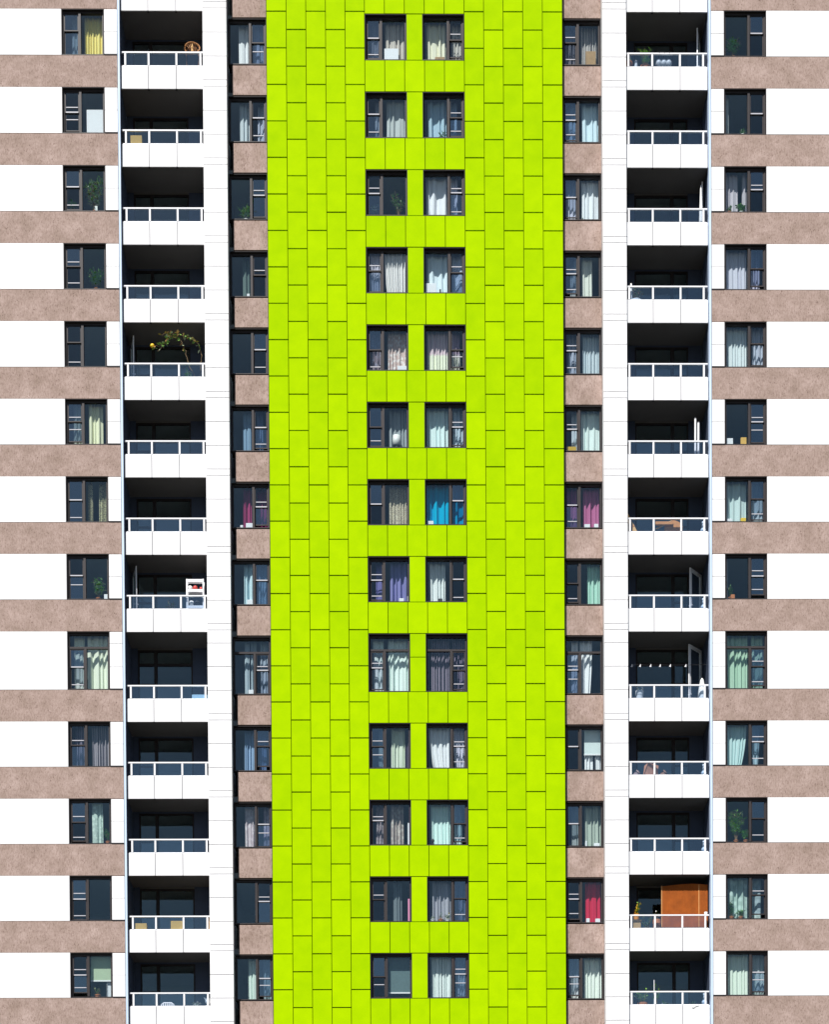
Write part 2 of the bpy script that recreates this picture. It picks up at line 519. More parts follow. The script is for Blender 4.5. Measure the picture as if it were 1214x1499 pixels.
# ------------------------------------------------------------------ balconies
YP = .10                                         # front of the parapets
YB = 1.48                                        # rear wall of the recess
XB0, XB1 = 7.42, 10.298
OPEN_DOOR = {(-1, 5): 76, (-1, 8): 74, (1, 1): 74, (1, 8): 50, (1, 9): 46, (1, 3): 86}
for s in (-1, 1):
    for j in ROWS:
        sl, h = SILL[j], HEAD[j]
        zb, zt, zr = sl - 1.08, sl - .29, sl + .21
        m = MB()
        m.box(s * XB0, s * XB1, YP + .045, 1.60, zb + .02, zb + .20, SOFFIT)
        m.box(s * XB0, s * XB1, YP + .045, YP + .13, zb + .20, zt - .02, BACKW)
        for xx in (9.33, 8.355):
            m.box(s * (xx - .03), s * (xx + .03), YP + .03, YP + .10, zb - .006, zb + .02, BLACKF)
        for xx in (9.33, 8.355): m.box(s * (xx - .014), s * (xx + .014), YP + .022, YP + .0448, zb + .003, zt - .003, PJOINT)
        bal = m.build('balcony', B)
        for xa, xb in ((10.285, 9.341), (9.319, 8.366), (8.344, 7.425)):
            p = MB(); p.panel(s * xa, s * xb, YP, YP + .04, zb, zt, WHITE, .004); p.build('parapet_panel', bal)
        p = MB(); p.box(s * 10.275, s * 7.40, YP + .01, YP + .075, zr - .046, zr, RAILW)
        p.box(s * 10.25, s * 7.44, YP + .025, YP + .06, zt + .002, zt + .03, RAILW); p.build('handrail', bal)
        px = (10.14, 9.323, 8.35, 7.51)
        for x in px:
            p = MB(); p.box(s * (x - .031), s * (x + .031), YP + .012, YP + .07, zt + .03, zr - .055, RAILW); p.build('post', bal)
        for xa, xb in zip(px[:-1], px[1:]):
            p = MB(); p.box(s * (xa - .04), s * (xb + .04), YP + .036, YP + .046, zt + .03, zr - .055, RAILG); p.build('glass_panel', bal)
        # rear wall with a window: wide pane and a narrow casement
        ceil = (SILL[j - 1] - 1.06) if j > 0 else TOP
        flo = zb + .20
        if s < 0: wx = (-10.06, -9.42, -8.09)
        else: wx = (9.80, 9.23, 7.88)
        lo, hi = min(wx[0], wx[2]), max(wx[0], wx[2])
        wt, wb = ceil - .07, flo + .25
        p = MB()
        e0, e1 = (-XB1, -XB0) if s < 0 else (XB0, XB1)
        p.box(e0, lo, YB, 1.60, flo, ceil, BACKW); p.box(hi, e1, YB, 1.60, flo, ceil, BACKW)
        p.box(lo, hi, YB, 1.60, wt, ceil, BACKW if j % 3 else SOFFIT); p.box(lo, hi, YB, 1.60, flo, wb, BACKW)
        p.build('rear_wall', bal)
        p = MB(); t = .055
        p.box(lo, lo + t, YB - .01, YB + .07, wb, wt, BLACKF); p.box(hi - t, hi, YB - .01, YB + .07, wb, wt, BLACKF)
        p.box(lo + t, hi - t, YB - .01, YB + .07, wt - .06, wt, BLACKF); p.box(lo + t, hi - t, YB - .01, YB + .07, wb, wb + .06, BLACKF)
        p.box(wx[1] - .06, wx[1] + .06, YB - .012, YB + .068, wb + .06, wt - .06, BLACKF)
        xm = sorted((wx[0], wx[1])); zm = (wb + wt) / 2 + .1
        p.box(xm[0] + .06, xm[1] - .06, YB, YB + .05, zm - .03, zm + .03, BRONZE)
        p.box(lo + t, hi - t, YB + .03, YB + .038, wb + .06, wt - .06, GLASS)
        if j == 9: p.box(lo + t, hi - t, YB - .008, YB + .06, wt - .56, wt - .47, BLACKF)
        p.build('balcony_window', bal)
        if (s, j) in OPEN_DOOR:
            an = radians(OPEN_DOOR[(s, j)]); Wd = .78; T = .04
            p = MB()
            dt = wt - .05 - (flo + .03)
            p.box(0, .11, 0, T, 0, dt, RAILW); p.box(Wd - .11, Wd, 0, T, 0, dt, RAILW)
            p.box(.11, Wd - .11, 0, T, dt - .12, dt, RAILW); p.box(.11, Wd - .11, 0, T, 0, .28, RAILW)
            p.box(.11, Wd - .11, 0, T, .86, .95, RAILW)
            p.box(.11, Wd - .11, .015, .023, .28, dt - .12, GLASS)
            p.box(Wd - .075, Wd - .045, -.05, .09, 1.02, 1.06, ALU)
            d = p.build('balcony_door', bal)
            hx = s * 10.22
            if s > 0: d.rotation_euler = (0, 0, pi + an)
            else: d.rotation_euler = (0, 0, -an)
            d.location = (hx, YB - .06, flo + .015)

# ------------------------------------------------------------------ curtains
ORD = ['', 'top', 'second', 'third', 'fourth', 'fifth', 'sixth', 'seventh', 'eighth', 'ninth', 'tenth', 'eleventh', 'twelfth', 'bottom']
PLACE = {'A': 'far left wall', 'B': 'left of green cladding', 'C': 'left green column',
         'D': 'right green column', 'E': 'right of green cladding', 'F': 'far right wall'}
def where(c, j):
    return ORD[j] + (' row' if j in (1, 13) else ' row down') + ', ' + PLACE[c]

W_ = (.82, .83, .86); MINT = (.66, .80, .74); CREAM = (.80, .80, .62); LBLUE = (.62, .76, .86); GREYC = (.50, .53, .56)
# column, row, panels [(from, to)], folds, colour, second colour, kind, scale, sweep, look
CURT = [
 ('A', 1, [(.50, .985)], 7, (.74, .78, .70), (.86, .74, .26), 'side', 1, 0, 'yellow and cream pleated curtain'),
 ('A', 6, [(.52, .86), (.16, .38)], 3, (.80, .80, .58), None, 'plain', 1, 0, 'narrow cream curtain in three soft folds'),
 ('A', 7, [(.48, .60), (.74, .985)], 3, (.66, .64, .40), (.16, .15, .15), 'zigzag', 6, 0, 'pair of narrow patterned grey and yellow curtains'),
 ('A', 9, [(.44, .985), (.12, .37)], 4, (.80, .84, .70), None, 'plain', 1, 0, 'tall pale cream curtain with deep folds'),
 ('A', 10, [(.52, .985)], 6, (.40, .36, .40), (.16, .15, .18), 'stripe', 4, 0, 'dull grey lilac striped curtain'),
 ('A', 11, [(.52, .78)], 2, (.60, .72, .66), (.42, .52, .48), 'lace', 9, 0, 'narrow pale green lace curtain'),
 ('B', 1, [(.26, .57)], 2, W_, None, 'plain', 1, 0, 'bright white narrow curtain'),
 ('B', 2, [(.26, .56), (.74, .97)], 2, (.56, .62, .66), None, 'plain', 1, 0, 'pale grey curtain in two folds'),
 ('B', 4, [(.32, .57)], 2, (.13, .18, .17), None, 'plain', 1, 0, 'dim grey green curtain'),
 ('B', 6, [(.30, .58)], 3, (.22, .33, .46), None, 'plain', 1, 0, 'dim blue narrow curtain'),
 ('B', 7, [(.29, .51), (.66, .96)], 3, (.34, .05, .15), None, 'plain', 1, 0, 'dark magenta narrow curtain'),
 ('B', 8, [(.30, .59)], 3, (.56, .72, .78), None, 'plain', 1, 0, 'ice blue narrow curtain'),
 ('B', 9, [(.29, .43), (.46, .60), (.70, .96)], 2, (.42, .50, .56), None, 'plain', 1, 0, 'tall slate grey curtain in two strips'),
 ('B', 10, [(.27, .59)], 4, (.28, .40, .58), None, 'plain', 1, 0, 'muted blue curtain with several folds'),
 ('B', 11, [(.27, .58), (.76, .97)], 4, (.72, .66, .70), (.56, .48, .52), 'lace', 7, 0, 'pinkish white lace curtain'),
 ('B', 13, [(.33, .61), (.72, .97)], 3, (.66, .76, .70), None, 'plain', 1, 0, 'pale green white narrow curtain'),
 ('C', 1, [(.48, .97)], 4, (.74, .70, .64), (.40, .34, .30), 'stripe', 5, 0, 'beige and brown streaky curtain'),
 ('C', 2, [(.51, .985)], 3, (.52, .56, .56), None, 'plain', 1, 0, 'pale grey curtain in three wide folds'),
 ('C', 4, [(.44, .96), (.10, .36)], 9, (.82, .80, .80), None, 'plain', 1, .12, 'white curtain of many folds pushed aside at the bottom'),
 ('C', 5, [(.50, .985)], 5, (.82, .78, .77), (.60, .47, .44), 'lace', 9, 0, 'pink flecked lace curtain'),
 ('C', 6, [(.53, .985)], 5, (.34, .38, .40), None, 'plain', 1, 0, 'slate grey curtain behind the lamp'),
 ('C', 7, [(.52, .96)], 6, (.74, .70, .54), (.22, .17, .14), 'zigzag', 9, 0, 'cream curtain with dark zigzag pattern'),
 ('C', 8, [(.53, .985)], 4, (.235, .225, .47), None, 'plain', 1, 0, 'lavender purple curtain'),
 ('C', 9, [(.47, .985), (.10, .36)], 4, (.76, .86, .82), None, 'plain', 1, 0, 'tall mint white curtain with wavy shadow'),
 ('C', 10, [(.53, .86)], 4, (.70, .76, .64), None, 'plain', 1, 0, 'cream green curtain beside a dark drape'),
 ('C', 11, [(.50, .82)], 3, (.58, .54, .50), (.40, .34, .32), 'lace', 8, 0, 'beige lace curtain'),
 ('C', 12, [(.56, .77)], 2, (.16, .19, .21), None, 'plain', 1, 0, 'dim charcoal narrow curtain'),
 ('D', 1, [(.10, .575), (.72, .96)], 4, (.82, .80, .64), None, 'plain', 1, 0, 'creamy yellow curtain with sharp pleats'),
 ('D', 2, [(.12, .575)], 3, (.42, .57, .68), None, 'plain', 1, 0, 'sky blue curtain'),
 ('D', 3, [(.08, .575)], 2.5, (.84, .85, .9), None, 'plain', 1, 0, 'brilliant white curtain with zigzag shadow'),
 ('D', 4, [(.08, .575), (.70, .97)], 2.5, (.74, .84, .90), None, 'plain', 1, 0, 'very pale blue curtain in broad folds'),
 ('D', 5, [(.09, .575)], 6, (.82, .84, .70), (.74, .60, .66), 'band', 1, 0, 'cream curtain with a pink band'),
 ('D', 6, [(.06, .575), (.70, .96)], 4, (.70, .84, .84), None, 'plain', 1, 0, 'mint white curtain with slim folds'),
 ('D', 7, [(.05, .585), (.66, .97)], 4, (.0, .40, .64), None, 'plain', 1, 0, 'vivid turquoise blue curtain'),
 ('D', 8, [(.11, .49)], 4, (.78, .82, .82), None, 'plain', 1, 0, 'white curtain drawn only half across'),
 ('D', 9, [(.14, .58)], 6, (.34, .28, .36), (.06, .06, .08), 'stripe', 5, 0, 'tall dark plum curtain with pale pattern'),
 ('D', 10, [(.06, .585)], 5, W_, None, 'plain', 1, .22, 'white curtain swept to one side at the bottom'),
 ('D', 11, [(.10, .58)], 5, (.66, .86, .82), None, 'plain', 1, 0, 'pale aqua curtain'),
 ('D', 12, [(.12, .58)], 5, (.46, .46, .52), (.30, .30, .36), 'stripe', 5, 0, 'grey striped curtain behind the sill flowers'),
 ('D', 13, [(.10, .345), (.36, .585), (.72, .96)], 3, (.78, .84, .82), None, 'plain', 1, 0, 'pair of white curtains meeting in the middle'),
 ('E', 1, [(.50, .95), (.10, .36)], 6, (.66, .62, .60), (.16, .15, .16), 'stripe', 5.5, 0, 'dark and pale vertically striped curtain'),
 ('E', 2, [(.53, .985)], 3, (.66, .80, .88), None, 'plain', 1, 0, 'smooth ice blue curtain'),
 ('E', 3, [(.51, .95), (.10, .36)], 3, (.80, .82, .86), None, 'plain', 1, 0, 'crisp white curtain tied in two'),
 ('E', 4, [(.51, .80)], 3, (.72, .74, .68), None, 'plain', 1, 0, 'ivory curtain covering half the pane'),
 ('E', 5, [(.52, .97), (.14, .36)], 6, (.70, .76, .80), (.42, .50, .56), 'stripe', 5, 0, 'white and grey striped curtain'),
 ('E', 6, [(.48, .985)], 3, (.72, .82, .80), None, 'plain', 1, 0, 'mint white curtain in wide folds'),
 ('E', 7, [(.52, .95), (.10, .36)], 4, (.47, .15, .30), None, 'plain', 1, 0, 'rose pink curtain'),
 ('E', 8, [(.63, .985)], 4, (.46, .70, .60), None, 'plain', 1, 0, 'seafoam green curtain on one side'),
 ('E', 9, [(.42, .74), (.20, .38)], 3, W_, None, 'plain', 1, -.10, 'tall white curtain tied loosely'),
 ('E', 11, [(.53, .97)], 4, (.44, .50, .44), None, 'plain', 1, 0, 'grey green curtain'),
 ('E', 12, [(.54, .95)], 3, (.58, .025, .07), None, 'plain', 1, 0, 'bright red curtain'),
 ('E', 13, [(.50, .97), (.10, .36)], 5, (.80, .84, .78), None, 'plain', 1, 0, 'cream white curtain with narrow folds'),
 ('F', 2, [(.03, .15)], 2, (.62, .66, .66), None, 'plain', 1, 0, 'thin strip of white curtain'),
 ('F', 3, [(.05, .36), (.47, .57)], 3, (.56, .52, .58), None, 'plain', 1, 0, 'greyish lilac parted curtain'),
 ('F', 4, [(.05, .565)], 5, (.62, .62, .72), None, 'plain', 1, 0, 'silver lilac curtain with strong pleats'),
 ('F', 5, [(.08, .565), (.70, .96)], 6, (.70, .76, .78), None, 'plain', 1, 0, 'white curtain with fine pleats'),
 ('F', 7, [(.04, .55), (.66, .96)], 3, (.56, .68, .68), None, 'plain', 1, 0, 'pale mint grey wavy curtain'),
 ('F', 8, [(.03, .10)], 1, (.66, .72, .78), None, 'plain', 1, 0, 'sliver of white curtain at the edge'),
 ('F', 9, [(.06, .57), (.66, .96)], 5, (.44, .62, .48), None, 'plain', 1, 0, 'tall sage green curtain with stripes of shade'),
 ('F', 10, [(.04, .54)], 6, (.52, .70, .70), None, 'plain', 1, -.16, 'aqua curtain slanting towards the lower left'),
 ('F', 12, [(.09, .56)], 3, (.52, .66, .62), (.36, .48, .44), 'lace', 5, 0, 'pale mint patterned curtain'),
 ('F', 13, [(.04, .57), (.66, .96)], 6, (.72, .80, .70), None, 'plain', 1, 0, 'pale green cream pleated curtain'),
]
def curtain(c, j, panels, nf, col, col2, kind, sc, sweep, look):
    x0, x1, sl, h, yg = WIN[(c, j)]
    rn = random.Random(ord(c) * 100 + j)
    mt = cloth_mat('curtain_' + look.replace(' ', '_'), col, col2, kind, sc)
    m = MB()
    W = x1 - x0
    zt, zb = h - .01, sl - .05
    off = {('C', 4): .13, ('A', 11): .17, ('E', 9): .19, ('E', 3): .19, ('D', 10): .22, ('B', 8): .2, ('A', 6): .21, ('F', 10): .2, ('D', 1): .27, ('C', 6): .3, ('D', 2): .29}.get((c, j), .25)
    for pi_, (a, b) in enumerate(panels):
        xa, xb = x0 + a * W, x0 + b * W
        k = nf if pi_ == 0 else max(1.5, nf * (b - a) / (panels[0][1] - panels[0][0]))
        nu, nz = max(16, int(k * 14)), 12
        ph = rn.uniform(0, 6.28); amp = rn.uniform(.042, .058) * (1.0 if k < 5 else .8)
        warp = [rn.uniform(-.35, .35) for _ in range(8)]
        b0 = len(m.v)
        for iz in range(nz + 1):
            tz = iz / nz
            z = zt + (zb - zt) * tz
            for iu in range(nu + 1):
                u = iu / nu
                wu = u + (.075 * sin(u * 7 + ph) + .03 * sin(u * 17 + 2 * ph)) * 2.2 / max(1.5, k * .8)
                i0 = int(u * 6.99); fr = u * 6.99 - i0
                aa = amp * (1 + (warp[i0] * (1 - fr) + warp[i0 + 1] * fr)) * (.75 + .35 * tz)
                s_ = sin(2 * pi * k * wu + ph + .5 * sin(3 * tz + ph))
                y = yg + off + .02 * pi_ + aa * (.85 * s_ + .30 * sin(4 * pi * k * wu + ph * 2) + .45 * sin(2 * pi * k * .57 * u + ph * 3))
                xx = xa + (xb - xa) * u
                if sweep:
                    e = tz ** 2.2
                    if sweep > 0: xx = xx + (xb - xx) * e * sweep * 2.2 * (1 - u) * (.6 + u)
                    else: xx = xx + (xa - xx) * e * -sweep * 2.2 * u * (1.3 - u * .4)
                m.v.append((xx, y, z))
        for iz in range(nz):
            for iu in range(nu):
                q = b0 + iz * (nu + 1) + iu
                m.f.append((q, q + nu + 1, q + nu + 2, q + 1)); m.m.append(m.mi(mt))
    o = m.build('curtain', smooth=True)
    so = o.modifiers.new('thickness', 'SOLIDIFY'); so.thickness = .004; so.offset = 1
    tag(o, look + ', ' + where(c, j), 'curtain', 'curtains hanging in the windows')
NO_SASH = {('A', 7), ('A', 11), ('B', 4), ('C', 12), ('C', 7), ('D', 8), ('E', 8), ('F', 2), ('F', 8), ('C', 6), ('E', 12)}
for q in CURT:
    if len(q[2]) == 1 and (q[0], q[1]) not in NO_SASH:      # the cloth runs on a little way behind the narrow sashes
        rn = random.Random(ord(q[0]) * 7 + q[1])
        a, b = ((.08, .37) if q[0] in 'ACE' else (.66, .97))
        if q[0] in 'ACE': a += rn.uniform(.02, .16)
        else: b -= rn.uniform(.0, .14)
        q = (*q[:2], q[2] + [(a, b)], *q[3:])
    curtain(*q)

# flat blinds and boards standing behind the glass
def wbox(name, c, j, a, b, z0, z1, y0, y1, mat, label, cat, group=None, tilt=0):
    x0, x1, sl, h, yg = WIN[(c, j)]; W = x1 - x0; H = h - sl
    m = MB()
    m.panel(x0 + a * W, x0 + b * W, yg + y0, yg + y1, sl + z0 * H, sl + z1 * H, mat, .004)
    o = m.build(name)
    return tag(o, label + ', ' + where(c, j), cat, group)
MW = simple('white_card', (.80, .80, .84), .7, .2, var=.03)
BLIND_G = simple('pale_green_blind', (.42, .52, .36), .8, .1, var=.05)
BLIND_T = simple('grey_teal_blind', (.115, .17, .175), .8, .1, var=.15, scale=9)
BLIND_M = simple('white_mint_blind', (.66, .74, .74), .8, .1, var=.05)
TAN = simple('tan_wood_board', (.36, .22, .10), .6, .3, var=.3, scale=8)
CARD = simple('cardboard', (.70, .43, .11), .8, .1, var=.1, scale=5)
def blind(c, j, a, b, zbot, mat, label, y=.16):
    """roller blind: tube at the top, cloth, weighted hem bar"""
    x0, x1, sl, h, yg = WIN[(c, j)]; W = x1 - x0; H = h - sl
    root = empty('roller_blind', (0, 0, 0), label + ', ' + where(c, j), 'blind')
    m = MB(); m.tube([(x0 + a * W, yg + y + .03, h - .06), (x0 + b * W, yg + y + .03, h - .06)], .03, ALU, 10); m.build('roller', root)
    m = MB(); m.box(x0 + a * W + .01, x0 + b * W - .01, yg + y, yg + y + .004, sl + zbot * H, h - .06, mat); m.build('blind_cloth', root)
    m = MB(); m.box(x0 + a * W, x0 + b * W, yg + y - .01, yg + y + .012, sl + zbot * H - .05, sl + zbot * H - .002, RAILW); m.build('hem_bar', root)
blind('A', 13, .45, .97, .44, BLIND_G, 'pale green roller blind half down')
blind('C', 13, .44, .97, .19, BLIND_T, 'grey teal roller blind nearly fully down')
blind('E', 10, .52, .985, .44, BLIND_M, 'white roller blind over curtains')
wbox('white_board', 'A', 2, .55, .965, .02, .62, .10, .13, MW, 'large white board leaning behind the glass', 'board')
curtain('E', 10, [(.53, .76), (.82, .97)], 2, W_, None, 'plain', 1, 0, 'pair of white curtains below the blind')
curtain('A', 13, [(.83, .97)], 1.5, (.72, .74, .78), None, 'plain', 1, -.1, 'short white curtain beside the green blind')
curtain('C', 10, [(.89, .985)], 1.5, (.10, .08, .12), None, 'plain', 1, 0, 'dark purple drape at the edge')

# ------------------------------------------------------------------ small things on the sills
def sill(c, j, a):
    x0, x1, sl, h, yg = WIN[(c, j)]
    return x0 + a * (x1 - x0), yg + .09, sl + .034
def sbox(c, j, a, wd, ht, mat, name, label, cat, dy=0, dp=.1):
    x, y, z = sill(c, j, a)
    ht += .24 * (z - 1.7) / 67                    # the sill edge hides their foot from the street
    m = MB(); m.panel(x - wd / 2, x + wd / 2, y - .04 + dy, y - .04 + dp + dy, z, z + ht, mat, .006)
    # lid fold
    m.box(x - wd / 2 + .01, x + wd / 2 - .01, y - .03 + dy, y - .05 + dp + dy, z + ht, z + ht + .006, mat)
    return tag(m.build(name), label + ', ' + where(c, j), cat)
LEAF = simple('leaf_green', (.10, .24, .06), .5, .3, var=.5, scale=9)
LEAF2 = simple('leaf_bright_green', (.20, .42, .08), .5, .3, var=.4, scale=9)
LEAF3 = simple('leaf_pale', (.36, .46, .30), .5, .3, var=.4, scale=9)
LEAFY = simple('leaf_yellowing', (.46, .36, .07), .6, .2, var=.5, scale=9)
STEM = simple('brown_stem', (.20, .14, .08), .8, .1)
TERRA = simple('terracotta', (.50, .19, .08), .8, .1, var=.15)
WPOT = simple('white_pot', (.78, .78, .76), .4, .4)
REDP = simple('red_pot', (.55, .05, .04), .5, .4)
YEL = simple('yellow_plastic', (.80, .52, .02), .5, .4)
PINK = simple('pink_plastic', (.80, .28, .46), .6, .3)
ORNG = simple('orange_pot', (.75, .30, .02), .5, .3)

def plant(name, x, y, z, hgt, spread, n, leaf_len, mats, pot, label, cat='plant', seed=1, lw=.45, narrow_y=.5, group=None, pot_r=.08, pot_h=.13, droop=.2):
    """root empty > pot, foliage (stems and many single leaves)"""
    rn = random.Random(seed)
    root = empty(name, (x, y, z), label, cat, group)
    if pot:
        m = MB()
        m.lathe(0, 0, 0, [(pot_r * .72, 0), (pot_r, pot_h * .85), (pot_r * 1.1, pot_h * .85), (pot_r * 1.1, pot_h), (pot_r * .9, pot_h), (pot_r * .9, pot_h * .9)], pot, 14)
        m.build('pot', root)
    m = MB()
    z0 = pot_h * .9 if pot else 0
    ns = max(3, n // 9)
    for k in range(ns):
        a = rn.uniform(0, 2 * pi); rr = spread * rn.uniform(.25, 1) ; hh = hgt * rn.uniform(.45, 1)
        tip = Vector((cos(a) * rr, sin(a) * rr * narrow_y, z0 + hh))
        mid = Vector((tip.x * .35, tip.y * .35, z0 + hh * .6))
        base = Vector((rn.uniform(-.02, .02), rn.uniform(-.02, .02), z0 - .01))
        pts = []
        for i in range(6):
            t = i / 5
            pts.append(base * (1 - t) ** 2 + mid * 2 * t * (1 - t) + tip * t * t)
        m.tube(pts, .006, STEM, 4, .003)
        for q in range(max(2, n // ns)):
            t = rn.uniform(.3, 1); i = min(4, int(t * 5)); p = pts[i].lerp(pts[i + 1], t * 5 - i)
            d = Vector((rn.uniform(-1, 1), rn.uniform(-1, 1) * .8, rn.uniform(-droop, .9)))
            m.leaf(p, d, Vector((0, 0, 1)), leaf_len * rn.uniform(.6, 1.25), leaf_len * lw * rn.uniform(.7, 1.2), rn.choice(mats))
    m.build('foliage', root)
    return root
def splant(c, j, a, hgt, spread, n, ll, mats, pot, look, seed, **k):
    x, y, z = sill(c, j, a)
    return plant('potted_plant', x, y + .02, z, hgt, spread, int(n * 2.1), ll * 1.2, mats, pot, look + ', ' + where(c, j), 'plant', seed, narrow_y=.25, **k)

splant('A', 3, .72, 1.2, .34, 190, .18, [LEAF, LEAF2, LEAF3, STEM], TERRA, 'tall tangled leafy plant', 3, lw=.22)
splant('A', 3, .2, .38, .2, 60, .1, [LEAF, LEAF], WPOT, 'low bushy plant behind the sash', 4)
sbox('A', 3, .76, .1, .11, WPOT, 'cup', 'small white cup', 'cup', -.02, .06)
splant('A', 4, .74, .7, .3, 170, .12, [LEAF, LEAF], TERRA, 'dim bushy green plant', 5)
splant('A', 8, .72, .72, .26, 110, .12, [LEAF, LEAF2, LEAF3], TERRA, 'broad leaved plant in a terracotta pot', 6, lw=.6)
sbox('A', 8, .92, .17, .13, MW, 'box', 'small white box beside the potted plant', 'box')
splant('A', 11, .9, .42, .14, 40, .11, [LEAF, LEAF2], TERRA, 'small plant beside the lace curtain', 7)
splant('A', 13, .62, .22, .16, 50, .07, [LEAFY, LEAF3, LEAF], TERRA, 'low flowering plant under the green blind', 8, pot_r=.1)
splant('B', 3, .42, .48, .26, 90, .2, [LEAF2, LEAF, LEAF3], WPOT, 'spiky green plant', 9, lw=.14)
splant('C', 3, .78, .95, .36, 60, .09, [LEAF3, LEAF, LEAF2], TERRA, 'sparse plant with bare fanned stems', 10)
splant('C', 3, .2, .42, .18, 40, .1, [LEAF3, LEAF, WPOT], WPOT, 'small pale flowered plant behind the sash', 11)
splant('F', 1, .25, .75, .3, 90, .12, [LEAF], TERRA, 'dark leafy plant deep behind the pane', 12)
splant('F', 3, .42, .32, .16, 60, .09, [LEAF2, LEAF], WPOT, 'small round leaved plant', 13, lw=.8)
splant('F', 3, .14, .22, .12, 30, .07, [LEAF2, LEAF], TERRA, 'tiny seedling plant at the left', 14)
splant('F', 11, .27, 1.05, .36, 260, .12, [LEAF2, LEAF2, LEAF, LEAF3], TERRA, 'lush spreading green plant', 15)
splant('F', 11, .5, .42, .2, 80, .1, [LEAF2, LEAF], TERRA, 'shorter bright green plant beside the mullion', 16)
splant('F', 12, .16, .55, .14, 50, .1, [LEAF, LEAF], TERRA, 'tall dark plant before the mint curtain', 17)
splant('F', 12, .38, .25, .18, 60, .08, [LEAF2, LEAF], TERRA, 'low green plant before the mint curtain', 18)
splant('F', 2, .46, .2, .12, 24, .08, [LEAF3, LEAF], WPOT, 'small pale plant in a white pot', 19)
splant('D', 2, .48, .26, .06, 16, .16, [LEAF, LEAF2], WPOT, 'small upright plant in a white pot', 20, lw=.2, pot_r=.06, pot_h=.07)
splant('E', 3, .52, .16, .08, 30, .07, [LEAF, LEAF], None, 'little dark plant at the curtain edge', 21)
splant('D', 12, .5, .2, .12, 50, .07, [LEAFY, WPOT, LEAF], WPOT, 'white flowers in a pot', 22)
splant('D', 12, .14, .12, .08, 26, .06, [WPOT, LEAF3], WPOT, 'tiny white flowers in the corner', 23)
splant('D', 12, .33, .22, .08, 30, .06, [WPOT, WPOT, LEAF], TERRA, 'white blossoms in a terracotta pot', 24)
splant('F', 8, .15, .42, .1, 40, .09, [LEAF, LEAF], TERRA, 'slim dark plant on the sill', 25)

sbox('C', 1, .635, .5, .34, MW, 'box', 'large white box', 'box', -.02, .12)
sbox('D', 4, .17, .40, .30, MW, 'box', 'white box in the lower left corner', 'box')
sbox('D', 4, .40, .06, .08, BRONZE, 'cup', 'small dark cup', 'cup', -.03, .05)
sbox('C', 8, .80, .17, .09, MW, 'box', 'small white box at the foot of the purple curtain', 'box')
sbox('C', 8, .955, .04, .16, MW, 'bottle', 'slim white bottle', 'bottle')
sbox('C', 11, .94, .07, .74, MW, 'rolled_paper', 'tall white roll standing on end', 'roll', 0, .06)
sbox('C', 12, .935, .07, .77, PINK, 'rolled_mat', 'pink rolled mat standing on end', 'mat', 0, .06)
sbox('B', 7, .45, .24, .12, MW, 'box', 'white box below the magenta curtain', 'box')
sbox('B', 7, .25, .1, .05, MW, 'dish', 'low white dish', 'dish')
sbox('B', 8, .45, .2, .13, MW, 'box', 'white box below the ice blue curtain', 'box')
sbox('B', 9, .46, .18, .11, MW, 'box', 'white box below the slate grey curtain', 'box')
sbox('B', 4, .47, .1, .05, MW, 'dish', 'small white dish', 'dish')
sbox('E', 1, .76, .36, .42, TAN, 'picture_frame', 'brown wooden panel standing on the sill', 'board', 0, .03)
sbox('E', 6, .2, .38, .1, YEL, 'folded_towel', 'yellow folded cloth', 'cloth')
sbox('F', 6, .12, .28, .17, MW, 'box', 'white box at the left', 'box')
sbox('F', 6, .47, .2, .2, CARD, 'box', 'tan cardboard box beside the mullion', 'box')
sbox('F', 7, .46, .18, .09, YEL, 'sponge', 'bright yellow block', 'box')
sbox('F', 7, .12, .2, .06, MW, 'dish', 'low white dish at the left', 'dish')
sbox('F', 8, .2, .14, .1, TERRA, 'pot', 'terracotta pot', 'pot', -.02)
sbox('A', 12, .2, .3, .05, BRONZE, 'tray', 'dark low tray behind the sash', 'tray')
sbox('C', 5, .86, .36, .12, MW, 'folded_cloth', 'white heaped cloth', 'cloth')
sbox('E', 7, .62, .2, .08, MW, 'shoe', 'white shoe at the left of the pink curtain', 'shoe')
sbox('E', 7, .86, .15, .09, MW, 'shoe', 'white shoe at the right of the pink curtain', 'shoe')
sbox('E', 12, .6, .12, .12, MW, 'mug', 'white mug before the red curtain', 'mug')
sbox('E', 12, .86, .17, .11, MW, 'box', 'white box before the red curtain', 'box')
sbox('E', 11, .56, .06, .16, MW, 'bottle', 'slim white bottle before the grey green curtain', 'bottle')
sbox('E', 11, .84, .2, .08, MW, 'dish', 'white dish before the grey green curtain', 'dish')
sbox('D', 7, .14, .2, .1, MW, 'dish', 'white dish before the turquoise curtain', 'dish')
sbox('D', 1, .42, .34, .07, TAN, 'basket', 'low tan tray before the yellow curtain', 'tray')
sbox('D', 8, .36, .16, .08, BRONZE, 'box', 'dark little box before the white curtain', 'box')

# table lamp on the sill
x, y, z = sill('C', 6, .70)
lamp = empty('table_lamp', (x, y + .06, z), 'white table lamp with drum shade, ' + where('C', 6), 'lamp')
m = MB(); m.lathe(0, 0, 0, [(.05, 0), (.055, .02), (.03, .07), (.045, .11), (.012, .14), (.012, .2)], WPOT, 14); m.build('lamp_base', lamp, True)
m = MB(); m.lathe(0, 0, .15, [(.125, 0), (.11, .24), (.105, .24), (.12, .0)], WPOT, 20); m.build('lamp_shade', lamp, True)
lamp.scale = (1.15, 1.0, 1.45)
# figurine
x, y, z = sill('D', 11, .15)
m = MB(); m.lathe(x, y, z, [(.03, 0), (.05, .02), (.03, .08), (.045, .11), (.03, .15), (.055, .18), (.06, .23), (.03, .27), (.01, .28)], BRONZE, 12)
tag(m.build('figurine', smooth=True), 'small dark figurine, ' + where('D', 11), 'figurine')

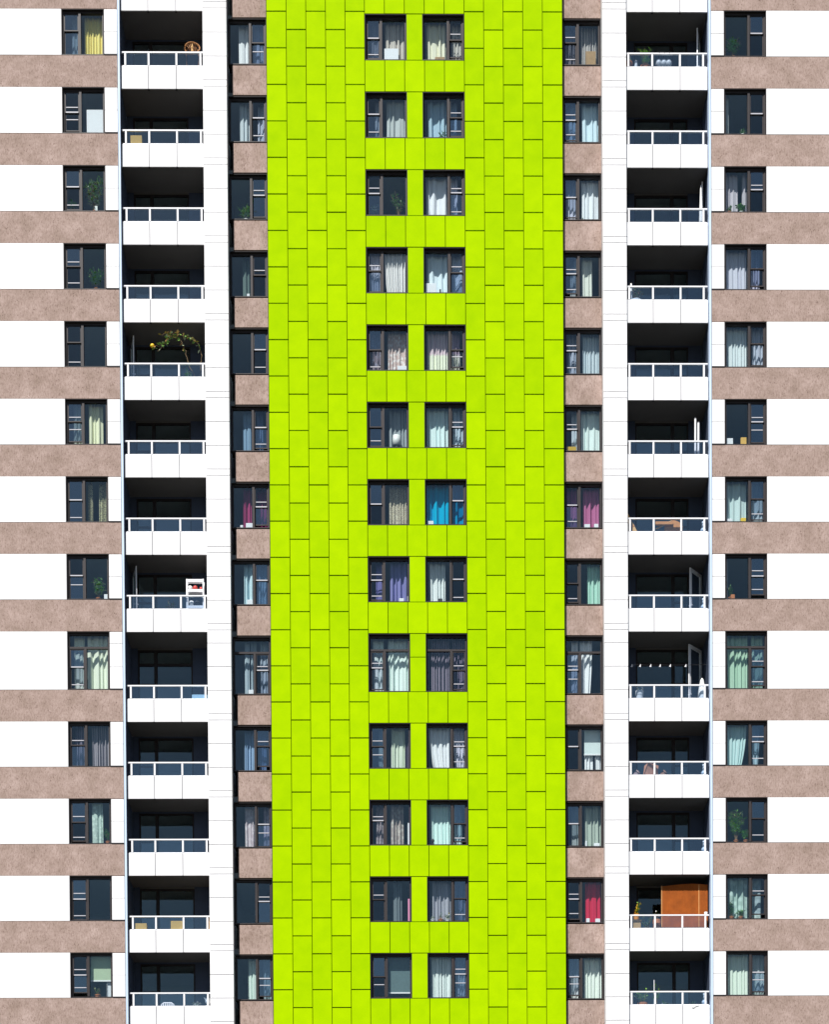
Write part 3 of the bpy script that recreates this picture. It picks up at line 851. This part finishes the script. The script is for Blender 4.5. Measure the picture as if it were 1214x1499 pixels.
# ------------------------------------------------------------------ things on the balconies
def bal(s, j):
    sl = SILL[j]
    return sl - .88, sl - .29, sl + .21           # floor, parapet top, rail top
def bpl(s, j): return ORD[j] + ' ' + ('left' if s < 0 else 'right') + ' balcony'
def cyl(name, x, y, z, prof, mat, label, cat, n=16, group=None):
    m = MB(); m.lathe(x, y, z, prof, mat, n); return tag(m.build(name, smooth=True), label, cat, group)
def cbox(name, x, y, z, wd, dp, ht, mat, label, cat, group=None, rot=0, tilt=0):
    m = MB(); m.panel(-wd / 2, wd / 2, -dp / 2, dp / 2, 0, ht, mat, .006)
    m.box(-wd / 2 + .015, -.004, -dp / 2 + .01, dp / 2 - .01, ht, ht + .005, mat)
    m.box(.004, wd / 2 - .015, -dp / 2 + .01, dp / 2 - .01, ht, ht + .005, mat)
    o = m.build(name); o.location = (x, y, z); o.rotation_euler = (0, tilt, rot)
    return tag(o, label, cat, group)

RATTAN = simple('brown_rattan', (.34, .15, .05), .6, .3, var=.3, scale=14)
WOOD = simple('orange_brown_wood', (.52, .235, .075), .55, .3, var=.25, scale=5)
PALEW = simple('pale_wood', (.62, .38, .16), .6, .2, var=.2, scale=6)
CLOTHR = simple('dusty_pink_cloth', (.52, .26, .17), .9, .1, var=.2)
JUGW = simple('milky_plastic', (.66, .76, .86), .4, .4)
BLKP = simple('black_plastic', (.03, .03, .035), .5, .3)

# top left: rattan chair with round back
fl, pt, rt = bal(-1, 1)
ch = empty('rattan_chair', (-7.80, .22, fl), 'brown round backed rattan chair on the ' + bpl(-1, 1), 'chair')
m = MB()
ring = [(.26 * cos(t * pi / 9), .02 * sin(t * pi / 9 * 2), 1.28 + .20 * sin(t * pi / 9)) for t in range(19)]
m.tube(ring, .028, RATTAN, 6)
for k in range(-3, 4):
    q = k * .07; hh = .2 * math.sqrt(max(0, 1 - (q / .26) ** 2))
    m.tube([(q, .0, 1.28 - hh), (q * .6, -.02, 1.28), (q, .0, 1.28 + hh)], .012, RATTAN, 5)
m.tube([(0, -.03, 1.16), (0, -.05, 1.28), (0, -.03, 1.40)], .05, PALEW, 6, .02)
m.build('backrest', ch)
m = MB(); m.lathe(0, .26, .42, [(.25, 0), (.28, .03), (.27, .07), (.2, .09)], RATTAN, 18); m.build('seat', ch)
for lx, ly in ((-.2, .42), (.2, .42), (-.2, .0), (.2, .0)):
    m = MB()
    m.tube([(lx * 1.15, ly, 0), (lx, ly, .43)] if ly > .1 else [(lx * 1.15, ly - .01, 0), (lx, ly + .02, .6), (lx * 1.1, .0, 1.2)], .018, RATTAN, 6)
    m.build('leg', ch)
# second left: box
fl, pt, rt = bal(-1, 2)
cbox('box', -9.79, .31, pt - .02, .40, .26, .37, CARD, 'yellow cardboard box behind the glass of the ' + bpl(-1, 2), 'box')
st = MB(); st.box(-10.05, -9.55, .2, .46, fl, fl + .03, PALEW); st.box(-10.05, -10.0, .2, .46, fl + .03, pt - .03, PALEW); st.box(-9.6, -9.55, .2, .46, fl + .03, pt - .03, PALEW)
st.box(-10.06, -9.54, .19, .47, pt - .03, pt - .0215, PALEW)
tag(st.build('stool'), 'low wooden stand under the yellow box on the ' + bpl(-1, 2), 'stand')

# fifth left: climbing plant reaching across and a bushy plant behind the glass
fl, pt, rt = bal(-1, 5)
def vine(x, y, z, paths, label, mats, seed):
    rn = random.Random(seed)
    root = empty('climbing_plant', (x, y, z), label, 'plant')
    m = MB(); m.lathe(0, 0, 0, [(.13, 0), (.17, .26), (.19, .26), (.19, .3), (.16, .3)], TERRA, 16); m.build('pot', root)
    m = MB(); lf = MB()
    for pts in paths:
        pts = [Vector(p) for p in pts]
        fine = []
        for i in range(len(pts) - 1):
            for k in range(5):
                t = k / 5; fine.append(pts[i].lerp(pts[i + 1], t) + Vector((rn.uniform(-.03, .03), rn.uniform(-.03, .03), rn.uniform(-.03, .03))))
        fine.append(pts[-1])
        m.tube(fine, .014, STEM, 5, .006)
        for p in fine:
            if p.z < 1.62 or rn.random() < .22: continue
            for _ in range(rn.choice((1, 1, 2, 4))):
                d = Vector((rn.uniform(-1, 1), rn.uniform(-1, .3), rn.uniform(-1, .5)))
                lf.leaf(p, d, Vector((0, 0, 1)), rn.uniform(.09, .17), rn.uniform(.06, .11), rn.choice(mats))
    m.build('stem', root); lf.build('foliage', root)
    return root, lf
vx, vy = -7.62, .34
vine(vx, vy, fl, [[(0, 0, .28), (-.02, -.05, .9), (.05, -.02, 1.35), (-.02, -.08, 1.75), (-.2, -.08, 1.98), (-.45, -.1, 2.08), (-.68, -.1, 2.14), (-.95, -.12, 2.16), (-1.2, -.12, 2.2), (-1.35, -.1, 2.14)],
                  [(0, 0, .28), (-.45, -.05, 1.2), (-.5, -.04, 1.6), (-.68, -.08, 1.95), (-.95, -.1, 2.15), (-1.1, -.12, 1.98), (-1.3, -.12, 1.78), (-1.5, -.12, 1.72), (-1.66, -.1, 1.7)],
                  [(-1.1, -.12, 1.98), (-1.22, -.14, 1.83), (-1.4, -.1, 1.62), (-1.5, -.1, 1.58)]],
     'climbing plant with yellowing leaves arching across the ' + bpl(-1, 5), [LEAFY, LEAF3, LEAF2, LEAF2, LEAF3, PALEW], 31)
m = MB(); m.lathe(-9.29, .22, fl + 1.74, [(.02, -.07), (.06, -.05), (.075, 0), (.06, .05), (.02, .07)], YEL, 12)
plant('potted_plant', -8.02, .36, fl + .1, .75, .22, 90, .14, [LEAF2, LEAF, LEAF3], WPOT, 'bushy green plant behind the glass of the ' + bpl(-1, 5), seed=32, pot_r=.14, pot_h=.22)
fr_ = m.build('fruit', smooth=True); fr_.parent = [o for o in bpy.data.objects if o.name.startswith('climbing_plant')][0]
fr_.location = (-vx, -vy, -fl)

# eighth left: white shelf with pots, plus a red pot
fl, pt, rt = bal(-1, 8)
sh = empty('shelf_unit', (-7.86, .36, fl), 'white slatted shelf unit standing at the corner of the ' + bpl(-1, 8), 'shelf')
for lx in (-.29, .29):
    for ly in (-.13, .13):
        m = MB(); m.box(lx - .022, lx + .022, ly - .022, ly + .022, 0, 1.70, RAILW); m.build('upright', sh)
for z in (.25, .74, 1.31, 1.66):
    m = MB()
    for k in range(4): m.box(-.265, .265, -.15 + k * .08, -.09 + k * .08, z, z + .03, RAILW)
    m.box(-.268, .268, -.152, -.136, z - .06, z - .001, RAILW)
    m.build('shelf_board', sh)
for k, (dx, mt, nm, lb) in enumerate(((-.18, WPOT, 'jar', 'white jar on the top of the shelf unit, eighth left balcony'), (0.0, REDP, 'pot', 'round red pot in the middle of the shelf unit, eighth left balcony'), (.2, REDP, 'pot', 'smaller red pot at the right of the shelf unit, eighth left balcony'))):
    cyl(nm, -7.86 + dx, .33, fl + 1.341, [(.05, 0), (.085, .04), (.09, .10), (.06, .15), (.05, .16)] if k < 2 else [(.03, 0), (.05, .03), (.05, .09), (.03, .12)], mt, lb, nm)
for k in range(2):
    cyl('pot', -8.0 + .2 * k, .35, fl + .771, [(.06, 0), (.08, .12), (.09, .13), (.07, .2)], BLKP if k else WPOT, ('black' if k else 'white') + ' pot low on the white shelf unit, eighth left balcony', 'pot')
plant('potted_plant', -8.72, .40, fl, .5, .18, 40, .12, [LEAF, STEM], REDP, 'dark plant in a red pot behind the middle glass, eighth left balcony', seed=33, pot_r=.15, pot_h=.62)
# ninth left: pale blue board
fl, pt, rt = bal(-1, 9)
cbox('storage_box', -7.72, .36, fl, .55, .36, .78, simple('pale_blue_plastic', (.42, .62, .74), .5, .3), 'pale blue plastic storage box at the right end of the ' + bpl(-1, 9), 'storage box')
# twelfth left: three boxes
fl, pt, rt = bal(-1, 12)
BG = 'cardboard boxes on the twelfth left balcony'
cbox('box', -9.86, .34, fl, .40, .34, .84, CARD, 'flat topped cardboard box behind the left glass, twelfth left balcony', 'box', BG)
cbox('box', -8.60, .34, fl, .42, .34, .92, CARD, 'taller yellowish cardboard box behind the middle glass, twelfth left balcony', 'box', BG)
cbox('box', -7.465, .34, fl, .08, .3, 1.10, PALEW, 'tall narrow tan box against the column, twelfth left balcony', 'box', BG)
# bottom left: chair, white things
fl, pt, rt = bal(-1, 13)
wc = empty('plastic_chair', (-9.0, .5, fl), 'white plastic chair with rounded back on the ' + bpl(-1, 13), 'chair')
m = MB(); m.tube([(-.2, .12, .42), (-.22, .16, .8), (-.14, .17, .86), (.14, .17, .86), (.22, .16, .8), (.2, .12, .42)], .022, RAILW, 6)
for k in range(-2, 3): m.box(k * .075 - .02, k * .075 + .02, .145, .16, .45, .84, RAILW)
m.build('backrest', wc)
m = MB(); m.panel(-.22, .22, -.25, .14, .40, .43, RAILW); m.build('seat', wc)
for lx, ly in ((-.19, -.22), (.19, -.22), (-.19, .1), (.19, .1)):
    m = MB(); m.tube([(lx * 1.15, ly * 1.1, 0), (lx, ly, .4)], .02, RAILW, 6); m.build('leg', wc)
plant('potted_plant', -7.95, .36, fl, .3, .24, 60, .12, [WPOT, LEAF3, WPOT], WPOT, 'white flowering plant behind the right glass, bottom left balcony', seed=34, pot_r=.14, pot_h=.6)
m = MB()
m.lathe(0, 0, 0, [(.07, 0), (.08, .04), (.03, .08), (.09, .14), (.10, .2), (.05, .27), (.045, .31), (.015, .36)], WPOT, 14)
m.leaf((0.02, 0, .2), Vector((-.7, -.2, .5)), Vector((0, 1, 0)), .22, .1, WPOT); m.leaf((-.02, 0, .18), Vector((.6, -.2, .6)), Vector((0, 1, 0)), .2, .1, WPOT)
o = m.build('bird_ornament'); o.location = (-7.52, .24, pt + .02 + .0)
ps = MB(); ps.box(-7.62, -7.43, .17, .34, fl, pt + .018, PALEW); ps.box(-7.635, -7.415 - .012, .155, .355, fl, fl + .05, PALEW)
tag(ps.build('pedestal'), 'tan wooden pedestal in the corner of the bottom left balcony', 'pedestal')
o.location = (-7.52, .255, pt + .02)
tag(o, 'white bird shaped ornament on the tan pedestal, bottom left balcony', 'ornament')

# top right: plants, white bowls hanging at the rail, white pots
fl, pt, rt = bal(1, 1)
plant('potted_plant', 8.14, .45, fl, .75, .26, 150, .11, [LEAF2, LEAF2, LEAF], TERRA, 'bushy light green plant showing above the rail, top right balcony', seed=41, pot_r=.16, pot_h=.85)
for k, x in enumerate((8.60, 8.78, 8.95)):
    root = empty('hanging_lantern', (x, .30, pt + .13), ('left', 'middle', 'right')[k] + ' of three white round lanterns hanging inside the rail, top right balcony', 'lantern', 'white lanterns on the top right balcony')
    m = MB(); m.lathe(0, 0, 0, [(.03, 0), (.08, .03), (.115, .10), (.115, .16), (.08, .24), (.03, .27)], WPOT, 16); m.build('shade', root, True)
    m = MB(); m.tube([(0, 0, .27), (0, -.04, .36), (0, -.1, .425)], .008, BLKP, 5); m.tube([(0, -.1, .425), (0, -.17, .43), (0, -.2, .36)], .008, BLKP, 5); m.build('hook', root)
cyl('jar', 7.80, .30, fl, [(.05, 0), (.06, .8), (.055, .9), (.03, .95)], WPOT, 'slim white jar at the left end, top right balcony', 'jar')
plant('potted_plant', 7.56, .40, fl, .4, .1, 30, .08, [LEAF3, WPOT, LEAF], TERRA, 'small pale flowered plant against the column, top right balcony', seed=42, pot_r=.12, pot_h=.95)
cyl('spray_bottle', 10.22, .26, fl, [(.05, 0), (.05, .58), (.02, .66), (.025, .72)], WPOT, 'white bottle in the right corner, top right balcony', 'bottle')
# third right: white folded parasol leaning in the corner
def parasol(x, y, z, hh, label, spread=.07, n=2):
    root = empty('folded_parasol', (x, y, z), label, 'parasol')
    m = MB(); m.lathe(0, 0, 0, [(.2, 0), (.2, .05), (.05, .07), (.03, .2)], RAILW, 16); m.build('base', root)
    m = MB(); m.tube([(0, 0, .06), (0, 0, hh + .08)], .02, RAILW, 8); m.build('pole', root)
    m = MB(); m.lathe(0, 0, .75, [(spread * .9, 0), (spread, .1), (spread * .8, .55), (.03, hh - .78), (.012, hh - .75)], WPOT, 10); m.build('canopy', root)
parasol(10.10, .42, bal(1, 3)[0], 2.0, 'closed white parasol standing in the right corner, third right balcony')
# fourth right: plant with white pot
fl, pt, rt = bal(1, 4)
plant('potted_plant', 7.78, .40, fl, .62, .34, 90, .1, [LEAF, LEAF3, STEM], WPOT, 'sprawling dark plant in a white pot, fourth right balcony', seed=43, pot_r=.2, pot_h=.72)
cyl('bottle', 7.60, .28, fl, [(.04, 0), (.045, 1.0), (.03, 1.1), (.04, 1.2), (.02, 1.27)], WPOT, 'slim white stake post beside the plant, fourth right balcony', 'post')
# sixth right: white poles
fl, pt, rt = bal(1, 6)
for k, (x, hh) in enumerate(((9.86, 2.0), (9.97, 1.86))):
    root = empty('ladder_rail', (x, .34, fl), ('taller' if k == 0 else 'shorter') + ' white pole of the two leaning upright, sixth right balcony', 'pole', 'white poles on the sixth right balcony')
    m = MB(); m.tube([(0, 0, .0), (.015, .04, hh)], .036, RAILW, 8); m.build('shaft', root)
    m = MB(); m.tube([(0, 0, .0), (0, 0, .05)], .045, BLKP, 8); m.tube([(.015, .04, hh - .01), (.0155, .041, hh + .03)], .04, BLKP, 8); m.build('end_cap', root)
# seventh right: plank, round table folded, jug
fl, pt, rt = bal(1, 7)
m = MB(); m.panel(-.075, .075, -.015, .015, 0, 1.58, PALEW, .004)
m.box(-.078, .078, -.02, -.0155, .2, .26, WOOD); m.box(-.078, .078, -.02, -.0155, 1.05, 1.11, WOOD)
o = m.build('plank'); o.location = (8.12, .48, fl + .03); o.rotation_euler = (radians(-4), radians(-26), 0)
tag(o, 'pale wooden plank leaning left, seventh right balcony', 'plank')
tb = empty('folding_table', (8.86, .34, fl), 'round orange brown table tipped on its side, seventh right balcony', 'table')
m = MB()
b0 = len(m.v); n = 24
for yy in (-.02, .02):
    for k in range(n): m.v.append((.22 + .33 * cos(2 * pi * k / n), yy + .12 * sin(2 * pi * k / n) * 0, .80 + .30 * sin(2 * pi * k / n)))
m.f += [tuple(b0 + n - 1 - k for k in range(n))[::-1], tuple(b0 + n + k for k in range(n))[::-1]]; m.m += [m.mi(WOOD)] * 2
for k in range(n):
    m.f.append((b0 + k, b0 + (k + 1) % n, b0 + n + (k + 1) % n, b0 + n + k)); m.m.append(0)
m.build('tabletop', tb)
m = MB(); m.panel(-.42, .2, -.07, -.03, .90, 1.04, WOOD); m.tube([(-.4, -.05, .78), (.15, -.05, 1.06)], .025, PALEW, 6); m.build('folded_leaf', tb)
for lx in (-.3, .35):
    m = MB(); m.tube([(lx, .05, 0), (lx * .6, .03, .74)], .022, WOOD, 6); m.build('leg', tb)
JG = 'white water jugs in the right hand balcony corners'
def jug(j, x=10.05, mat=JUGW, look='milky white jug'):
    fl, pt, rt = bal(1, j)
    root = empty('water_jug', (x, .32, fl), look + ' in the right corner of the ' + bpl(1, j), 'jug', JG)
    st = MB(); st.lathe(0, 0, 0, [(.11, 0), (.115, .03), (.115, .60), (.10, .66)], mat, 16); st.build('body', root, True)
    st = MB(); st.lathe(0, 0, .66, [(.095, 0), (.1, .1), (.04, .2), (.035, .32), (.045, .33), (.045, .38)], mat, 14); st.build('neck', root, True)
for j, lk in ((7, 'milky white jug'), (8, 'milky white jug beside the open door'), (10, 'pale bluish jug'), (11, 'pale bluish jug standing alone'), (13, 'pale blue tall jug')): jug(j, 10.13, JUGW, lk)
cyl('flower_pot', 7.9, .4, fl, [(.12, 0), (.16, .3), (.18, .32), (.15, .5)], BLKP, 'black pot behind the left glass, seventh right balcony', 'pot')
# ninth right: clothes line with pegs
fl, pt, rt = bal(1, 9)
zl = fl + 1.93
ln = empty('clothes_line', (8.6, .46, zl), 'clothes line with small white pegs strung across the ninth right balcony', 'clothes line')
m = MB(); m.tube([(-1.17, 0, .0), (-.4, 0, -.02), (.6, 0, -.02), (1.69, 0, 0)], .006, BLKP, 5); m.build('line', ln)
for k, x in enumerate((-.99, -.69, -.32, .02, .38, .93)):
    m = MB(); m.box(x - .012, x + .012, -.012, .012, -.085, .01, RAILW); m.leaf((x, 0, -.02), Vector((-.6, -.1, -.8)), Vector((0, 1, 0)), .09, .03, RAILW); m.build('peg', ln)
m = MB(); m.lathe(10.09, .40, fl, [(.14, 0), (.15, .7), (.13, 1.0), (.08, 1.25), (.06, 1.36), (.02, 1.42)], WPOT, 12)
tag(m.build('covered_stand'), 'white draped stand in the right corner, ninth right balcony', 'stand')
plant('potted_plant', 7.86, .36, fl, .26, .16, 30, .08, [WPOT, LEAF3], WPOT, 'low white flowers just above the rail, ninth right balcony', seed=44, pot_r=.13, pot_h=.95)
# tenth right: orange cloth heap
fl, pt, rt = bal(1, 10)
def heap(x, y, z, rx, ry, rz, mat, label, seed):
    rn = random.Random(seed); m = MB(); n, r = 14, 7
    for i in range(r + 1):
        a = i / r * pi / 2
        for k in range(n):
            q = 2 * pi * k / n; wv = 1 + .16 * sin(3 * q + i) + rn.uniform(-.08, .08)
            m.v.append((x + rx * cos(a) * cos(q) * wv, y + ry * cos(a) * sin(q) * wv, z + rz * sin(a) * (1 + .1 * sin(2 * q))))
    for i in range(r):
        for k in range(n):
            m.f.append((i * n + k, i * n + (k + 1) % n, (i + 1) * n + (k + 1) % n, (i + 1) * n + k)); m.m.append(m.mi(mat))
    return tag(m.build('cloth_heap', smooth=True), label, 'cloth')
cbox('box', 8.16, .34, fl + .04, .42, .3, 1.0, CLOTHR, 'dusty orange box leaning behind the left glass, tenth right balcony', 'box', None, .35, .13)
heap(7.76, .36, fl, .26, .2, .80, simple('grey_pink_cloth', (.34, .25, .24), .9, .1), 'lower greyish pink heap at the far left, tenth right balcony', 6)
heap(8.72, .36, fl, .26, .2, .80, simple('brown_cloth', (.30, .17, .12), .9, .1), 'brown heap right of the orange box, tenth right balcony', 7)
# twelfth right: big orange screen, yellow flower pot, plants
fl, pt, rt = bal(1, 12)
sc = empty('bamboo_screen', (9.46, .42, fl), 'large orange brown bamboo screen filling half of the twelfth right balcony', 'screen')
SCR = simple('bamboo', (.31, .077, .010), .7, .15, var=.55, scale=2.6)
m = MB()
n = 60
for k in range(n):
    x = -.80 + 1.6 * k / (n - 1)
    dz = .33 - .09 * (abs(x - .25) / 1.05) ** 1.5
    m.box(x - .0128, x + .0128, -.012 + .004 * sin(k * 1.7), .012 + .004 * sin(k * 1.7), .02, 1.93 + dz + .008 * sin(k * 2.3), SCR)
m.build('slats', sc)
for z in (.35, 1.1, 2.05):
    m = MB(); m.box(-.81, .81, .018, .04, z, z + .05, PALEW); m.build('batten', sc)
for x in (-.825, .5):
    m = MB(); m.box(x - .018, x + .018, -.02, .04, 0, 2.19 if x < 0 else 2.24, WOOD); m.build('screen_post', sc)
plant('potted_plant', 7.72, .34, fl + .95, .45, .16, 50, .11, [YEL, LEAF2, YEL, LEAF2], ORNG, 'yellow flowers in an orange pot above the rail, twelfth right balcony', seed=45, pot_r=.11, pot_h=.2)
m = MB(); m.box(7.56, 7.90, .2, .5, fl, fl + .04, PALEW); m.box(7.60, 7.86, .24, .46, fl + .04, fl + .9, PALEW); m.box(7.56, 7.90, .2, .5, fl + .9, fl + .945, PALEW)
tag(m.build('plant_stand'), 'wooden stand under the orange flower pot, twelfth right balcony', 'stand')
plant('potted_plant', 8.14, .42, fl, .6, .28, 90, .1, [LEAF, LEAF3, LEAF], TERRA, 'dark leggy plant beside the bamboo screen, twelfth right balcony', seed=46, pot_r=.16, pot_h=.65)
plant('potted_plant', 8.46, .46, fl, .42, .16, 50, .09, [LEAF3, WPOT, LEAF], TERRA, 'smaller white flecked plant next to the screen, twelfth right balcony', seed=47, pot_r=.13, pot_h=1.0)
cyl('cup', 10.17, .2, rt + .0, [(.04, 0), (.055, .02), (.06, .1), (.05, .1)], WPOT, 'white cup on the rail at the right end, twelfth right balcony', 'cup')
# bottom right: plants and cloth
fl, pt, rt = bal(1, 13)
plant('potted_plant', 7.95, .45, fl, .6, .34, 120, .13, [LEAF, LEAF2, LEAF3], TERRA, 'leafy plant behind the left glass, bottom right balcony', seed=48, pot_r=.17, pot_h=.75)
plant('potted_plant', 8.42, .42, fl, .95, .2, 80, .12, [LEAF2, LEAF], TERRA, 'tall staked plant next to the second post, bottom right balcony', seed=49, pot_r=.15, pot_h=.6)
plant('potted_plant', 8.80, .36, fl, .3, .26, 60, .15, [LEAF3, WPOT, LEAF], WPOT, 'pale drooping plant behind the middle glass, bottom right balcony', seed=50, pot_r=.14, pot_h=.55, droop=.9)
plant('potted_plant', 9.75, .40, fl, .35, .2, 40, .12, [LEAF, LEAF], TERRA, 'low dark plant behind the right glass, bottom right balcony', seed=51, pot_r=.14, pot_h=.5)
m = MB(); m.tube([(8.33, .24, fl), (8.33, .24, rt + .42)], .014, RAILW, 6)
m.tube([(8.33, .24, fl), (8.33, .24, fl + .05)], .05, BLKP, 8)
tag(m.build('plant_stake'), 'thin white stake rising above the rail, bottom right balcony', 'stake')
m = MB()
nu, nv = 12, 9
for i in range(nv + 1):
    t = i / nv
    for k in range(nu + 1):
        u = k / nu
        if t < .4: yy, zz = YP + .05 - t * .142, pt + .010
        else: yy, zz = YP - .007 - .004 * sin(u * 11), pt + .010 - (t - .4) * (.16 + .06 * sin(u * 5 + 1))
        m.v.append((9.66 + u * .24 + .015 * sin(7 * t), yy, zz))
for i in range(nv):
    for k in range(nu):
        q = i * (nu + 1) + k; m.f.append((q, q + 1, q + nu + 2, q + nu + 1)); m.m.append(m.mi(WPOT))
o = m.build('cloth', smooth=True); so = o.modifiers.new('thickness', 'SOLIDIFY'); so.thickness = .004
tag(o, 'small white cloth hung over the parapet of the bottom right balcony', 'cloth')
